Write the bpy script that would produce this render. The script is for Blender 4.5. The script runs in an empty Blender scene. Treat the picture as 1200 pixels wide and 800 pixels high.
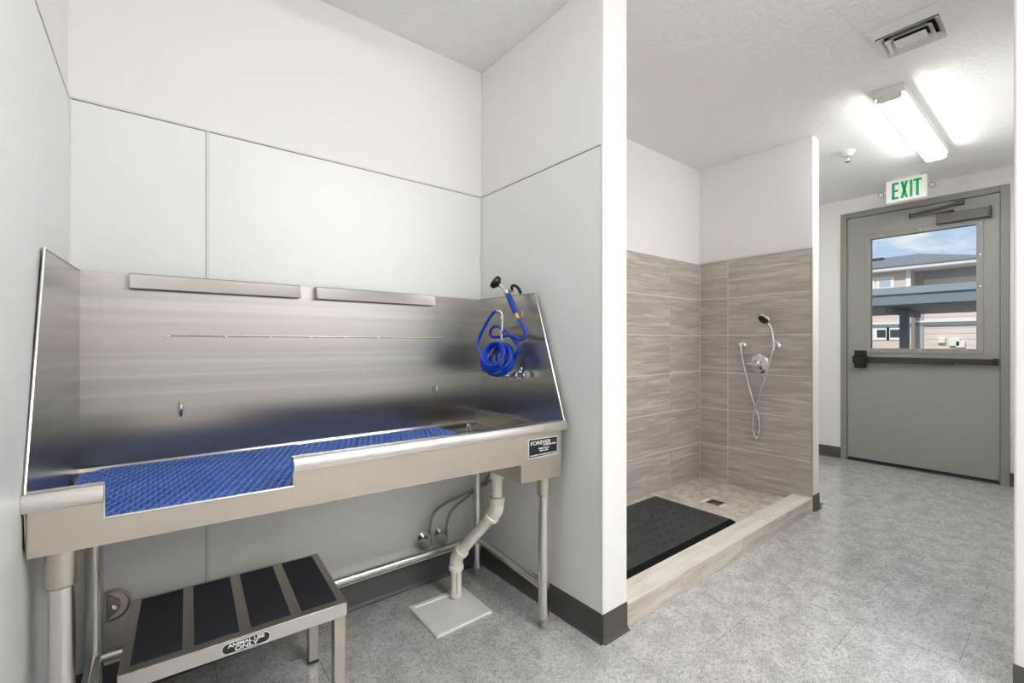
import bpy, math, random
from mathutils import Vector, Matrix
random.seed(7)
S = bpy.context.scene
COL = S.collection
R = math.radians

# ------------------------------------------------------------------ camera
cd = bpy.data.cameras.new('camera')
cam = bpy.data.objects.new('camera', cd)
COL.objects.link(cam)
cam.location = (0, 0, 1.09)
cam.rotation_euler = (R(90), 0, R(51.5797 - 90))
cd.sensor_width = 36
cd.lens = 529.4758 / 1200 * 36
cd.shift_y = 1.935 / 1200
cd.clip_start = 0.02
cd.clip_end = 400
S.camera = cam

# ------------------------------------------------------------------ view
S.view_settings.view_transform = 'Standard'
S.view_settings.look = 'None'
S.view_settings.exposure = 0.28
S.view_settings.gamma = 1.0
S.view_settings.use_curve_mapping = False
try:
    S.cycles.max_bounces = 10
    S.cycles.diffuse_bounces = 6
    S.cycles.glossy_bounces = 5
    S.cycles.transparent_max_bounces = 8
    S.cycles.caustics_reflective = False
    S.cycles.caustics_refractive = False
    S.cycles.use_denoising = True
    S.cycles.sample_clamp_indirect = 6
except Exception:
    pass

# ------------------------------------------------------------------ sky and sun
LAMP_E = 34.0          # ceiling strip lamps
world = bpy.data.worlds.new('sky')
S.world = world
world.use_nodes = True
nt = world.node_tree
nt.nodes.clear()
wo = nt.nodes.new('ShaderNodeOutputWorld')
bg = nt.nodes.new('ShaderNodeBackground')
tc = nt.nodes.new('ShaderNodeTexCoord')
sep = nt.nodes.new('ShaderNodeSeparateXYZ')
grad = nt.nodes.new('ShaderNodeValToRGB')
grad.color_ramp.elements[0].position = 0.0
grad.color_ramp.elements[0].color = (0.60, 0.76, 0.95, 1)
grad.color_ramp.elements[1].position = 0.7
grad.color_ramp.elements[1].color = (0.22, 0.45, 0.90, 1)
mp = nt.nodes.new('ShaderNodeMapping')
mp.inputs['Scale'].default_value = (3.0, 5.0, 14.0)
mp.inputs['Location'].default_value = (3.1, 0.7, 1.3)
nz = nt.nodes.new('ShaderNodeTexNoise')
nz.inputs['Scale'].default_value = 2.4
nz.inputs['Detail'].default_value = 7
nz.inputs['Roughness'].default_value = 0.6
cr = nt.nodes.new('ShaderNodeValToRGB')
cr.color_ramp.elements[0].position = 0.40
cr.color_ramp.elements[1].position = 0.60
mx = nt.nodes.new('ShaderNodeMix')
mx.data_type = 'RGBA'
L = nt.links.new
L(tc.outputs['Generated'], sep.inputs[0])
L(sep.outputs['Z'], grad.inputs[0])
L(tc.outputs['Generated'], mp.inputs[0])
L(mp.outputs[0], nz.inputs[0])
L(nz.outputs['Fac'], cr.inputs[0])
L(cr.outputs[0], mx.inputs['Factor'])
L(grad.outputs[0], mx.inputs['A'])
mx.inputs['B'].default_value = (0.93, 0.95, 1.0, 1)
L(mx.outputs['Result'], bg.inputs[0])
bg.inputs[1].default_value = 0.8
L(bg.outputs[0], wo.inputs[0])

sl = bpy.data.lights.new('sun', 'SUN')
sun = bpy.data.objects.new('sun', sl)
COL.objects.link(sun)
sl.energy = 2.6
sl.angle = R(0.6)
sl.color = (1.0, 0.95, 0.88)
sun.rotation_euler = Vector((0.70, -0.12, -0.62)).to_track_quat('-Z', 'Y').to_euler()


# ================================================================== helpers
def srgb(r, g, b):
    f = lambda c: (c / 255 / 12.92) if c <= 10 else ((c / 255 + 0.055) / 1.055) ** 2.4
    return (f(r), f(g), f(b), 1.0)


def mat(name, col, rough=0.5, metal=0.0, bumps=(), spec=0.5, emit=None, emit_s=0.0, mix=None, rnoise=None, coat=0.0):
    """bumps: (scale xyz, noise scale, strength, distance) ; mix: list of (xyz, scale, detail, colour, lo, hi)"""
    m = bpy.data.materials.new(name)
    m.use_nodes = True
    t = m.node_tree
    b = t.nodes['Principled BSDF']
    b.inputs['Base Color'].default_value = col
    b.inputs['Roughness'].default_value = rough
    b.inputs['Metallic'].default_value = metal
    b.inputs['Specular IOR Level'].default_value = spec
    b.inputs['Coat Weight'].default_value = coat
    if emit:
        b.inputs['Emission Color'].default_value = emit
        b.inputs['Emission Strength'].default_value = emit_s
    geo = t.nodes.new('ShaderNodeNewGeometry')
    rnd = t.nodes.new('ShaderNodeObjectInfo')

    def noise(xyz, scale, detail=3, per_object=False):
        mpn = t.nodes.new('ShaderNodeMapping')
        mpn.inputs['Scale'].default_value = xyz
        t.links.new(geo.outputs['Position'], mpn.inputs[0])
        if per_object:
            vm = t.nodes.new('ShaderNodeVectorMath')
            vm.operation = 'SCALE'
            vm.inputs[0].default_value = (37, 23, 51)
            t.links.new(rnd.outputs['Random'], vm.inputs['Scale'])
            t.links.new(vm.outputs[0], mpn.inputs['Location'])
        n = t.nodes.new('ShaderNodeTexNoise')
        n.inputs['Scale'].default_value = scale
        n.inputs['Detail'].default_value = detail
        t.links.new(mpn.outputs[0], n.inputs[0])
        return n.outputs['Fac']
    last = None
    for q in (mix or ()):
        xyz, scale, detail, c2, lo, hi = q[:6]
        po = len(q) > 6 and q[6]
        ramp = t.nodes.new('ShaderNodeMapRange')
        ramp.inputs['From Min'].default_value = lo
        ramp.inputs['From Max'].default_value = hi
        t.links.new(noise(xyz, scale, detail, po), ramp.inputs['Value'])
        mxx = t.nodes.new('ShaderNodeMix')
        mxx.data_type = 'RGBA'
        t.links.new(ramp.outputs[0], mxx.inputs['Factor'])
        if last is None:
            mxx.inputs['A'].default_value = col
        else:
            t.links.new(last, mxx.inputs['A'])
        mxx.inputs['B'].default_value = c2
        last = mxx.outputs['Result']
    if last is not None:
        t.links.new(last, b.inputs['Base Color'])
    nrm = None
    for xyz, scale, st, dist in bumps:
        bp = t.nodes.new('ShaderNodeBump')
        bp.inputs['Strength'].default_value = st
        bp.inputs['Distance'].default_value = dist
        t.links.new(noise(xyz, scale, 4), bp.inputs['Height'])
        if nrm is not None:
            t.links.new(nrm, bp.inputs['Normal'])
        nrm = bp.outputs[0]
    if nrm is not None:
        t.links.new(nrm, b.inputs['Normal'])
    if rnoise:
        xyz, scale, lo, hi = rnoise
        rr = t.nodes.new('ShaderNodeMapRange')
        rr.inputs['From Min'].default_value = 0.3
        rr.inputs['From Max'].default_value = 0.7
        rr.inputs['To Min'].default_value = lo
        rr.inputs['To Max'].default_value = hi
        t.links.new(noise(xyz, scale, 3), rr.inputs['Value'])
        t.links.new(rr.outputs[0], b.inputs['Roughness'])
    return m


class MB:
    """collects shapes, then links them as ONE mesh object"""

    def __init__(s):
        s.v, s.f = [], []

    def add(s, vs, fs):
        n = len(s.v)
        s.v += [tuple(p) for p in vs]
        s.f += [tuple(i + n for i in f) for f in fs]
        return s

    def box(s, x0, x1, y0, y1, z0, z1):
        v = [(x, y, z) for x in (x0, x1) for y in (y0, y1) for z in (z0, z1)]
        return s.add(v, [(0, 1, 3, 2), (4, 6, 7, 5), (0, 4, 5, 1), (2, 3, 7, 6), (0, 2, 6, 4), (1, 5, 7, 3)])

    def prism(s, pts, axis, a, b):
        """pts 2D polygon in the plane normal to axis (order: the other two axes), extruded from a to b"""
        def m(p, w):
            if axis == 'X': return (w, p[0], p[1])
            if axis == 'Y': return (p[0], w, p[1])
            return (p[0], p[1], w)
        n = len(pts)
        v = [m(p, a) for p in pts] + [m(p, b) for p in pts]
        f = [tuple(range(n))[::-1], tuple(range(n, 2 * n))]
        f += [(i, (i + 1) % n, n + (i + 1) % n, n + i) for i in range(n)]
        return s.add(v, f)

    def hull8(s, a, b):
        """two matching polygons a,b (3D) joined as a solid"""
        n = len(a)
        f = [tuple(range(n))[::-1], tuple(range(n, 2 * n))]
        f += [(i, (i + 1) % n, n + (i + 1) % n, n + i) for i in range(n)]
        return s.add(list(a) + list(b), f)

    def lathe(s, prof, o=(0, 0, 0), axis=(0, 0, 1), n=24):
        """prof: (radius, height) along axis from o"""
        q = Vector(axis).normalized().to_track_quat('Z', 'Y').to_matrix()
        o = Vector(o)
        v, f = [], []
        for (r, hh) in prof:
            for k in range(n):
                a = 2 * math.pi * k / n
                v.append(o + q @ Vector((r * math.cos(a), r * math.sin(a), hh)))
        m = len(prof)
        for j in range(m - 1):
            for k in range(n):
                k2 = (k + 1) % n
                f.append((j * n + k, j * n + k2, (j + 1) * n + k2, (j + 1) * n + k))
        f.append(tuple(range(n))[::-1])
        f.append(tuple((m - 1) * n + k for k in range(n)))
        return s.add(v, f)

    def cyl(s, p0, p1, r, r2=None, n=20):
        d = Vector(p1) - Vector(p0)
        return s.lathe([(r, 0), (r if r2 is None else r2, d.length)], p0, d, n)

    def tube(s, pts, r, n=10, closed=False, smooth=0):
        P = [Vector(p) for p in pts]
        if smooth:
            Q = []
            m = len(P)
            rng = range(m if closed else m - 1)
            for i in rng:
                p0 = P[i - 1] if (i > 0 or closed) else P[i] * 2 - P[i + 1]
                p1, p2 = P[i], P[(i + 1) % m]
                p3 = P[(i + 2) % m] if (i + 2 < m or closed) else p2 * 2 - p1
                for k in range(smooth):
                    t = k / smooth
                    Q.append(0.5 * ((2 * p1) + (p2 - p0) * t + (2 * p0 - 5 * p1 + 4 * p2 - p3) * t * t + (3 * p1 - p0 - 3 * p2 + p3) * t ** 3))
            if not closed:
                Q.append(P[-1])
            P = Q
        m = len(P)
        tan = []
        for i in range(m):
            a = P[(i - 1) % m] if (i > 0 or closed) else P[i]
            b = P[(i + 1) % m] if (i < m - 1 or closed) else P[i]
            tan.append((b - a).normalized())
        up = Vector((0, 0, 1)) if abs(tan[0].z) < 0.9 else Vector((1, 0, 0))
        nr = (up - tan[0] * up.dot(tan[0])).normalized()
        v, f = [], []
        for i in range(m):
            nr = (nr - tan[i] * nr.dot(tan[i])).normalized()
            bn = tan[i].cross(nr)
            for k in range(n):
                a = 2 * math.pi * k / n
                v.append(P[i] + (nr * math.cos(a) + bn * math.sin(a)) * r)
        for i in range(m if closed else m - 1):
            j = (i + 1) % m
            for k in range(n):
                k2 = (k + 1) % n
                f.append((i * n + k, i * n + k2, j * n + k2, j * n + k))
        if not closed:
            f.append(tuple(range(n))[::-1])
            f.append(tuple((m - 1) * n + k for k in range(n)))
        return s.add(v, f)

    def build(s, name, m, parent=None, bevel=0.0, smooth=True, seg=2, off=None):
        o_ = Vector(off) if off is not None else world_off(parent)
        me = bpy.data.meshes.new(name)
        me.from_pydata([tuple(Vector(p) - o_) for p in s.v], [], s.f)
        import bmesh
        bm = bmesh.new()
        bm.from_mesh(me)
        bmesh.ops.recalc_face_normals(bm, faces=bm.faces)
        bm.to_mesh(me)
        bm.free()
        if smooth:
            me.shade_smooth()
            me.set_sharp_from_angle(angle=R(38))
        me.materials.append(m)
        o = bpy.data.objects.new(name, me)
        COL.objects.link(o)
        if parent is not None:
            o.parent = parent
        if bevel:
            md = o.modifiers.new('bevel', 'BEVEL')
            md.width = bevel
            md.segments = seg
            md.limit_method = 'ANGLE'
            md.angle_limit = R(40)
        return o


def world_off(p):
    v = Vector((0, 0, 0))
    while p is not None:
        v += p.location
        p = p.parent
    return v


def thing(name, label, cat, loc=(0, 0, 0), rz=0, group=None):
    o = bpy.data.objects.new(name, None)
    COL.objects.link(o)
    o.location = loc
    o.rotation_euler = (0, 0, rz)
    o.empty_display_size = 0.05
    return tag(o, label, cat, group)


def tag(o, label, cat, group=None):
    o['label'] = label
    o['category'] = cat
    if group:
        o['group'] = group
    return o


def struct(o):
    o['kind'] = 'structure'
    return o


def instance(src, name, parent, loc):
    c = src.copy()
    c.name = name
    c.location = loc
    c.parent = parent
    COL.objects.link(c)
    return c


def lettering(txt, size, m, parent, origin, xdir, ydir, width=None, ext=0.0004, name='lettering', bold=0.0):
    """flat letters lying in the plane spanned by xdir, ydir; origin = centre"""
    cu = bpy.data.curves.new(name, 'FONT')
    cu.body = txt
    cu.size = size
    cu.align_x = 'CENTER'
    cu.align_y = 'CENTER'
    cu.extrude = ext
    cu.offset = bold
    cu.materials.append(m)
    o = bpy.data.objects.new(name, cu)
    COL.objects.link(o)
    x = Vector(xdir).normalized()
    y = Vector(ydir).normalized()
    z = x.cross(y)
    rot = Matrix((x, y, z)).transposed().to_4x4()
    sx = 1.0
    if width:
        bpy.context.view_layer.update()
        w = o.dimensions.x
        if w > 0:
            sx = width / w
    o.matrix_basis = Matrix.Translation(Vector(origin) - (world_off(parent) if parent else Vector())) @ rot @ Matrix.Diagonal((sx, 1, 1, 1))
    me = bpy.data.meshes.new_from_object(o)
    q = bpy.data.objects.new(name, me)
    COL.objects.link(q)
    q.matrix_basis = o.matrix_basis.copy()
    bpy.data.objects.remove(o)
    if parent:
        q.parent = parent
    return q


# ================================================================== materials
WALL = mat('painted_drywall', srgb(243, 240, 238), 0.6, bumps=[((1, 1, 1), 90, 0.10, 0.002)], spec=0.35)
CEIL = mat('textured_ceiling', srgb(244, 242, 239), 0.8, bumps=[((1, 1, 1), 34, 0.6, 0.012), ((1, 1, 1), 110, 0.3, 0.004)], spec=0.2)
FRP = mat('pebbled_frp', srgb(240, 240, 237), 0.30, bumps=[((1, 1, 1), 150, 0.22, 0.003)], spec=0.55)
FRPTRIM = mat('frp_trim', srgb(228, 229, 226), 0.35, spec=0.5)
SEAM_SHADE = mat('seam_painted_shade', srgb(70, 70, 66), 0.8)
FLOOR = mat('mottled_vinyl', srgb(212, 210, 207), 0.24, bumps=[((1, 1, 1), 260, 0.08, 0.002)], spec=0.8, coat=0.45,
            mix=[((1, 1, 1), 12, 6, srgb(180, 178, 176), 0.40, 0.66),
                 ((1, 1, 1), 55, 10, srgb(164, 162, 159), 0.46, 0.72),
                 ((1, 1, 1), 170, 10, srgb(116, 113, 110), 0.50, 0.76),
                 ((1, 1, 1), 150, 10, srgb(236, 234, 232), 0.53, 0.74)])
FLOORGAP = mat('floor_joint', srgb(96, 94, 91), 0.8)
BASE = mat('rubber_base', srgb(76, 72, 70), 0.42, bumps=[((1, 1, 1), 60, 0.05, 0.002)])
STEEL = mat('brushed_stainless_reflection_bands', (0.50, 0.47, 0.44, 1), 0.27, 1.0,
            mix=[((0.12, 0.12, 5), 1.8, 2, (0.42, 0.425, 0.415, 1), 0.38, 0.62), ((0.2, 0.2, 22), 1.6, 2, (0.56, 0.52, 0.485, 1), 0.50, 0.75), ((30, 30, 0.6), 3, 3, (0.45, 0.44, 0.42, 1), 0.52, 0.8)])  # horizontal tone bands paint in blurred reflections of the unseen room
_b = STEEL.node_tree.nodes['Principled BSDF']
_b.inputs['Anisotropic'].default_value = 0.85
_t = STEEL.node_tree.nodes.new('ShaderNodeTangent')
_t.direction_type = 'RADIAL'
_t.axis = 'Z'
STEEL.node_tree.links.new(_t.outputs[0], _b.inputs['Tangent'])
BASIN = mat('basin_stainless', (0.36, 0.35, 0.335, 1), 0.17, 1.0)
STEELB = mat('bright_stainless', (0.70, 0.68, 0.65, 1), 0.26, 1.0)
STEELF = mat('satin_stainless', (0.60, 0.545, 0.475, 1), 0.34, 1.0, rnoise=((3, 3, 3), 4, 0.30, 0.40),
             mix=[((1, 1, 2), 5, 3, (0.54, 0.51, 0.47, 1), 0.45, 0.75)])
CHROME = mat('chrome', (0.74, 0.74, 0.73, 1), 0.10, 1.0)
DKSTEEL = mat('drain_metal', (0.30, 0.26, 0.22, 1), 0.35, 1.0)
BRASS = mat('brass', (0.75, 0.52, 0.24, 1), 0.25, 1.0)
BLACK = mat('black_plastic', srgb(22, 22, 24), 0.35)
GRIT = mat('black_grit_tape', srgb(38, 39, 46), 0.75, bumps=[((1, 1, 1), 700, 0.6, 0.002)], mix=[((1, 1, 1), 700, 2, srgb(92, 92, 100), 0.60, 0.74)])
RUBBER = mat('black_rubber', srgb(50, 51, 52), 0.6, bumps=[((1, 1, 1), 60, 0.15, 0.003)], mix=[((1, 1, 1), 14, 4, srgb(66, 67, 68), 0.45, 0.7)])
BLUEMAT = mat('blue_vinyl', srgb(92, 128, 204), 0.42, mix=[((1, 1, 1), 12, 3, srgb(78, 112, 190), 0.4, 0.7)])
NAVY = mat('navy_hole_shade', srgb(24, 36, 78), 0.6)
BLUE = mat('blue_hose', srgb(12, 66, 190), 0.22, spec=0.6)
BLUEGRIP = mat('blue_grip', srgb(22, 62, 168), 0.4)
PVC = mat('white_pvc', srgb(248, 243, 232), 0.38, mix=[((1, 1, 1), 14, 3, srgb(238, 229, 212), 0.45, 0.7)])
PLASTIC = mat('white_plastic', srgb(228, 228, 225), 0.35)
COVER = mat('white_enamel', srgb(248, 248, 243), 0.3)
WHITE = mat('white_print', srgb(235, 235, 235), 0.5)
BRAID = mat('braided_steel_hose', (0.30, 0.29, 0.28, 1), 0.4, 1.0, bumps=[((1, 1, 1), 500, 0.5, 0.002)])
TILE = mat('veined_tile', srgb(198, 191, 182), 0.36, bumps=[((2, 2, 40), 3, 0.05, 0.002)], spec=0.5,
           mix=[((1.0, 1.0, 9), 2.2, 8, srgb(180, 171, 162), 0.42, 0.64, True),
                ((1.6, 1.6, 24), 2.4, 8, srgb(170, 161, 151), 0.50, 0.70, True),
                ((1.3, 1.3, 17), 2.2, 7, srgb(218, 212, 204), 0.53, 0.72, True),
                ((2.2, 2.2, 60), 2.6, 7, srgb(156, 147, 137), 0.56, 0.74, True)])
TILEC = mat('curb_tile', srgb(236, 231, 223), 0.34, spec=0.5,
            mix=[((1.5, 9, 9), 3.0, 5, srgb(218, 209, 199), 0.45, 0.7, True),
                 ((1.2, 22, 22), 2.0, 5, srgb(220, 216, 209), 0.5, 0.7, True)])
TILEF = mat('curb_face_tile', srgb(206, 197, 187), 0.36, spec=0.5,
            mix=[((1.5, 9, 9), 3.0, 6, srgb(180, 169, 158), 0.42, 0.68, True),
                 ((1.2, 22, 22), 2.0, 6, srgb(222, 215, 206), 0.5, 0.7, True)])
MATEDGE = mat('rubber_edge', srgb(20, 20, 20), 0.85, spec=0.15)
MOSAIC = mat('mosaic_tile', srgb(224, 217, 206), 0.4,
             mix=[((1, 1, 1), 9, 4, srgb(184, 174, 162), 0.36, 0.64, True), ((2, 9, 2), 6, 4, srgb(218, 213, 205), 0.5, 0.7, True)])
GROUT = mat('grout', srgb(243, 238, 231), 0.85)
TRIMMETAL = mat('tile_edge_metal', (0.62, 0.62, 0.60, 1), 0.35, 1.0)
DOORPAINT = mat('grey_door_paint', srgb(158, 158, 150), 0.42, bumps=[((1, 1, 1), 80, 0.04, 0.002)])
FRAMEPAINT = mat('grey_frame_paint', srgb(146, 144, 136), 0.4)
BARMETAL = mat('dark_bronze', srgb(64, 62, 62), 0.4, 0.4)
CLOSER = mat('closer_bronze', srgb(92, 89, 86), 0.45, 0.3)
DARK = mat('dark_void', srgb(16, 16, 16), 0.9)
LAMP = mat('lit_diffuser', srgb(245, 245, 245), 0.4, emit=(0.955, 0.985, 1.0, 1), emit_s=LAMP_E * 0.88)
LAMPN = mat('lit_diffuser_dimmed', srgb(245, 245, 245), 0.4, emit=(0.955, 0.985, 1.0, 1), emit_s=LAMP_E * 0.20)
LAMP_FILL = mat('lit_diffuser_added_fill', srgb(245, 245, 245), 0.4, emit=(0.955, 0.985, 1.0, 1), emit_s=LAMP_E * 2.15)
EXITG = mat('exit_green', srgb(0, 150, 84), 0.5, emit=srgb(0, 170, 92), emit_s=0.25)
EXITP = mat('exit_panel', srgb(236, 238, 235), 0.4, emit=(0.9, 1.0, 0.94, 1), emit_s=0.12)
GLASS = bpy.data.materials.new('window_glass')
GLASS.use_nodes = True
gt = GLASS.node_tree
gt.nodes.clear()
go = gt.nodes.new('ShaderNodeOutputMaterial')
gm = gt.nodes.new('ShaderNodeMixShader')
g1 = gt.nodes.new('ShaderNodeBsdfTransparent')
g1.inputs[0].default_value = (0.96, 0.98, 0.97, 1)
g2 = gt.nodes.new('ShaderNodeBsdfGlossy')
g2.inputs['Roughness'].default_value = 0.02
gf = gt.nodes.new('ShaderNodeFresnel')
gf.inputs[0].default_value = 1.3
gt.links.new(gf.outputs[0], gm.inputs[0])
gt.links.new(g1.outputs[0], gm.inputs[1])
gt.links.new(g2.outputs[0], gm.inputs[2])
gt.links.new(gm.outputs[0], go.inputs[0])

# ================================================================== dimensions
XL, XR, YB, ZC = -0.1995, 1.283, 1.8623, 2.4375
YE, XE = 1.0819, 1.42            # end of the divider wall
XD = 5.1152                      # wall with the exit door
XS, XSE, YS = 3.3419, 3.4598, 1.8528
YF, XW, YW = -1.6, 2.078, 0.13   # wall behind the camera; wall block on the right
T = 0.14

# ------------------------------------------------------------------ setting
fl = struct(MB().box(XL - T, XD + T, YF - T, YB + T, -0.08, -0.003).build('floor', FLOORGAP, smooth=False))
tile_cache = {}


def floor_tile(x0, x1, y0, y1):
    g = 0.0011
    w, d = round(x1 - x0 - g, 4), round(y1 - y0 - g, 4)
    if w < 0.01 or d < 0.01:
        return
    loc = (x0 + g / 2, y0 + g / 2, 0)
    if (w, d) in tile_cache:
        instance(tile_cache[(w, d)], 'floor_tile', fl, loc)
    else:
        o = MB().box(0, w, 0, d, -0.003, 0).build('floor_tile', FLOOR, fl, off=(0, 0, 0), smooth=False)
        o.location = loc
        tile_cache[(w, d)] = o


PX, PY = 0.2848, 0.57
k = -9
for k in range(-9, 12):
    x0 = 2.155 + PX * k
    x1 = x0 + PX
    x0c, x1c = max(x0, XL), min(x1, XD)
    if x1c - x0c < 0.01:
        continue
    off = 0.26 if k % 2 == 0 else 0.547
    ymin = YF if x0c < XW else YW - 0.02
    ymax = YB
    if x0c >= XR and x1c <= XSE + 0.2:
        ymax = YE + 0.004
    j = -6
    for j in range(-6, 6):
        y0 = off + PY * j
        a, b = max(y0, ymin), min(y0 + PY, ymax)
        if b - a > 0.01:
            floor_tile(x0c, x1c, a, b)

struct(MB().box(XL - T, XD + T, YF - T, YB + T, ZC, ZC + 0.12).build('ceiling', CEIL, smooth=False))
struct(MB().box(XL - T, XL, YF - T, YB + T, 0, ZC).build('wall_left', WALL, smooth=False))
wb = struct(MB().box(XL, XD + T, YB, YB + T, 0, ZC).build('wall_back', WALL, smooth=False))
struct(MB().box(XL, XW, YF - T, YF, 0, ZC).build('wall_front', WALL, smooth=False))
struct(MB().box(XW, XD, YF - T, YW, 0, ZC).build('wall_near_right', WALL, smooth=False, bevel=0.006))
wd = struct(MB().box(XR, XE, YE, YB, 0, ZC).build('wall_divider', WALL, smooth=False, bevel=0.004))
ws = struct(MB().box(XS + 0.008, XSE, YE + 0.002, YB, 0, ZC).build('wall_shower', WALL, smooth=False, bevel=0.003))
wr = struct(MB().box(XD, XD + T - 0.002, YF - T, 0.345, 0, ZC).box(XD, XD + T - 0.002, 1.415, YB, 0, ZC).box(XD, XD + T - 0.002, 0.345, 1.415, 2.295, ZC).build('wall_right', WALL, smooth=False))

# FRP panels with division bars and caps (children of the walls)
wl = bpy.data.objects['wall_left']
ZF = 1.8143
for (n, par, b) in (('frp_panel', wb, (XL + 0.004, 0.139, YB - 0.003, YB, 0.0, ZF - 0.002)),
                    ('frp_panel', wb, (0.1500, XR - 0.004, YB - 0.003, YB, 0.0, ZF - 0.002)),
                    ('frp_panel', wd, (XR - 0.003, XR, YE + 0.012, YB - 0.006, 0.0, ZF - 0.002)),
                    ('frp_panel', wl, (XL, XL + 0.003, -0.55, YB - 0.006, 0.0, ZF - 0.002))):
    MB().box(*b).build(n, FRP, par, smooth=False)
for (n, par, b) in (('division_bar', wb, (0.1405, 0.1515, YB - 0.0036, YB, 0.0, ZF)),
                    ('cap_strip', wb, (XL, XR, YB - 0.0045, YB, ZF + 0.0008, ZF + 0.008)),
                    ('cap_strip', wd, (XR - 0.0045, XR, YE + 0.01, YB, ZF + 0.0012, ZF + 0.009)),
                    ('cap_strip', wl, (XL, XL + 0.0045, -0.55, YB, ZF + 0.0016, ZF + 0.009)),
                    ('corner_bead', wd, (XR - 0.0045, XR, YE + 0.001, YE + 0.0105, 0.0, ZF)),
                    ('corner_bead', wb, (XR - 0.010, XR - 0.003, YB - 0.0045, YB, 0.0, ZF)),
                    ('corner_bead', wb, (XL + 0.0005, XL + 0.008, YB - 0.0045, YB, 0.0, ZF))):
    MB().box(*b).build(n, FRPTRIM, par, smooth=False, bevel=0.001)
for (n, par, b) in (('seam_shade', wb, (XL, XR, YB - 0.0022, YB, ZF - 0.0025, ZF + 0.0012)),
                    ('seam_shade', wd, (XR - 0.0022, XR, YE + 0.01, YB, ZF - 0.0025, ZF + 0.0016)),
                    ('seam_shade', wl, (XL, XL + 0.0022, -0.55, YB, ZF - 0.0025, ZF + 0.0018)),
                    ('seam_shade', wb, (0.1385, 0.1410, YB - 0.0022, YB, 0.0, ZF))):
    MB().box(*b).build(n, SEAM_SHADE, par, smooth=False)  # dark strips paint in the shade of the gaps around the panels


# cove baseboards
def cove(name, p0, p1, nrm, h=0.102, t=0.004):
    """a run from p0 to p1 (xy) on a wall whose room-side normal is nrm"""
    x0, y0 = p0
    x1, y1 = p1
    prof = [(0, h), (t * 0.5, h), (t, h - 0.003), (t, 0.018), (t + 0.004, 0.008), (t + 0.013, 0.001), (t + 0.013, 0), (0, 0)]
    a = [(x0 + nrm[0] * u, y0 + nrm[1] * u, z) for u, z in prof]
    b = [(x1 + nrm[0] * u, y1 + nrm[1] * u, z) for u, z in prof]
    return struct(MB().hull8(a, b).build(name, BASE))


cove('baseboard_back', (XL, YB - 0.003), (XR, YB - 0.003), (0, -1))
cove('baseboard_divider', (XR - 0.003, YE - 0.006), (XR - 0.003, YB - 0.003), (-1, 0))
cove('baseboard_divider_end', (XR - 0.008, YE), (XE - 0.002, YE), (0, -1))
cove('baseboard_left', (XL + 0.003, -0.55), (XL + 0.003, YB - 0.003), (1, 0))
cove('baseboard_shower_end', (XS + 0.010, YE + 0.002), (XSE + 0.004, YE + 0.002), (0, -1), h=0.10)
cove('baseboard_hall', (XSE, YE), (XSE, YB), (1, 0))
cove('baseboard_right', (XD, YB), (XD, 1.4215), (-1, 0))
cove('baseboard_exit', (XD, 0.3391), (XD, YW), (-1, 0))
cove('baseboard_near_right', (XW, YF), (XW, YW + 0.002), (-1, 0))

# ------------------------------------------------------------------ shower: wall tiles, pan, curb
MB().box(XE, XS, YS + 0.001, YB, 0.0, 1.7035).build('tile_backing', GROUT, wb, smooth=False)
MB().box(XS + 0.001, XS + 0.008, YE + 0.003, YS + 0.001, 0.0, 1.7065).build('tile_backing', GROUT, ws, smooth=False)
ZR = [0.043, 0.317, 0.594, 0.8705, 1.1475, 1.4245, 1.7035]
wt_cache = {}


def wall_tile(par, axis, a0, a1, z0, z1):
    g = 0.005
    w, hgt = round(a1 - a0 - g, 4), round(z1 - z0 - g, 4)
    key = (axis, w, hgt)
    if axis == 'Y':
        loc = (a0 + g / 2, YS - 0.001, z0 + g / 2)
    else:
        loc = (XS - 0.001, a0 + g / 2, z0 + g / 2)
    if key in wt_cache:
        instance(wt_cache[key], 'wall_tile', par, loc)
        return
    m = MB().box(0, w, 0, 0.004, 0, hgt) if axis == 'Y' else MB().box(0, 0.004, 0, w, 0, hgt)
    o = m.build('wall_tile', TILE, par, off=(0, 0, 0), bevel=0.0007, seg=1, smooth=False)
    o.location = loc
    wt_cache[key] = o


for i in range(6):
    for a0, a1 in ((1.42, 1.824), (1.824, 2.378), (2.378, 2.932), (2.932, XS - 0.001)):
        wall_tile(wb, 'Y', a0, a1, ZR[i], ZR[i + 1])
    for a0, a1 in ((YE + 0.004, 1.633), (1.633, YS - 0.002)):
        wall_tile(ws, 'X', a0, a1, ZR[i] + 0.001, ZR[i + 1] + 0.002)
MB().box(XS - 0.003, XS + 0.008, YE + 0.001, YE + 0.0035, 0.09, 1.707).build('tile_edge_trim', TRIMMETAL, ws, smooth=False)
MB().box(XS - 0.003, XS + 0.006, YE + 0.001, YS, 1.7055, 1.7085).build('tile_edge_trim', TRIMMETAL, ws, smooth=False)

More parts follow.
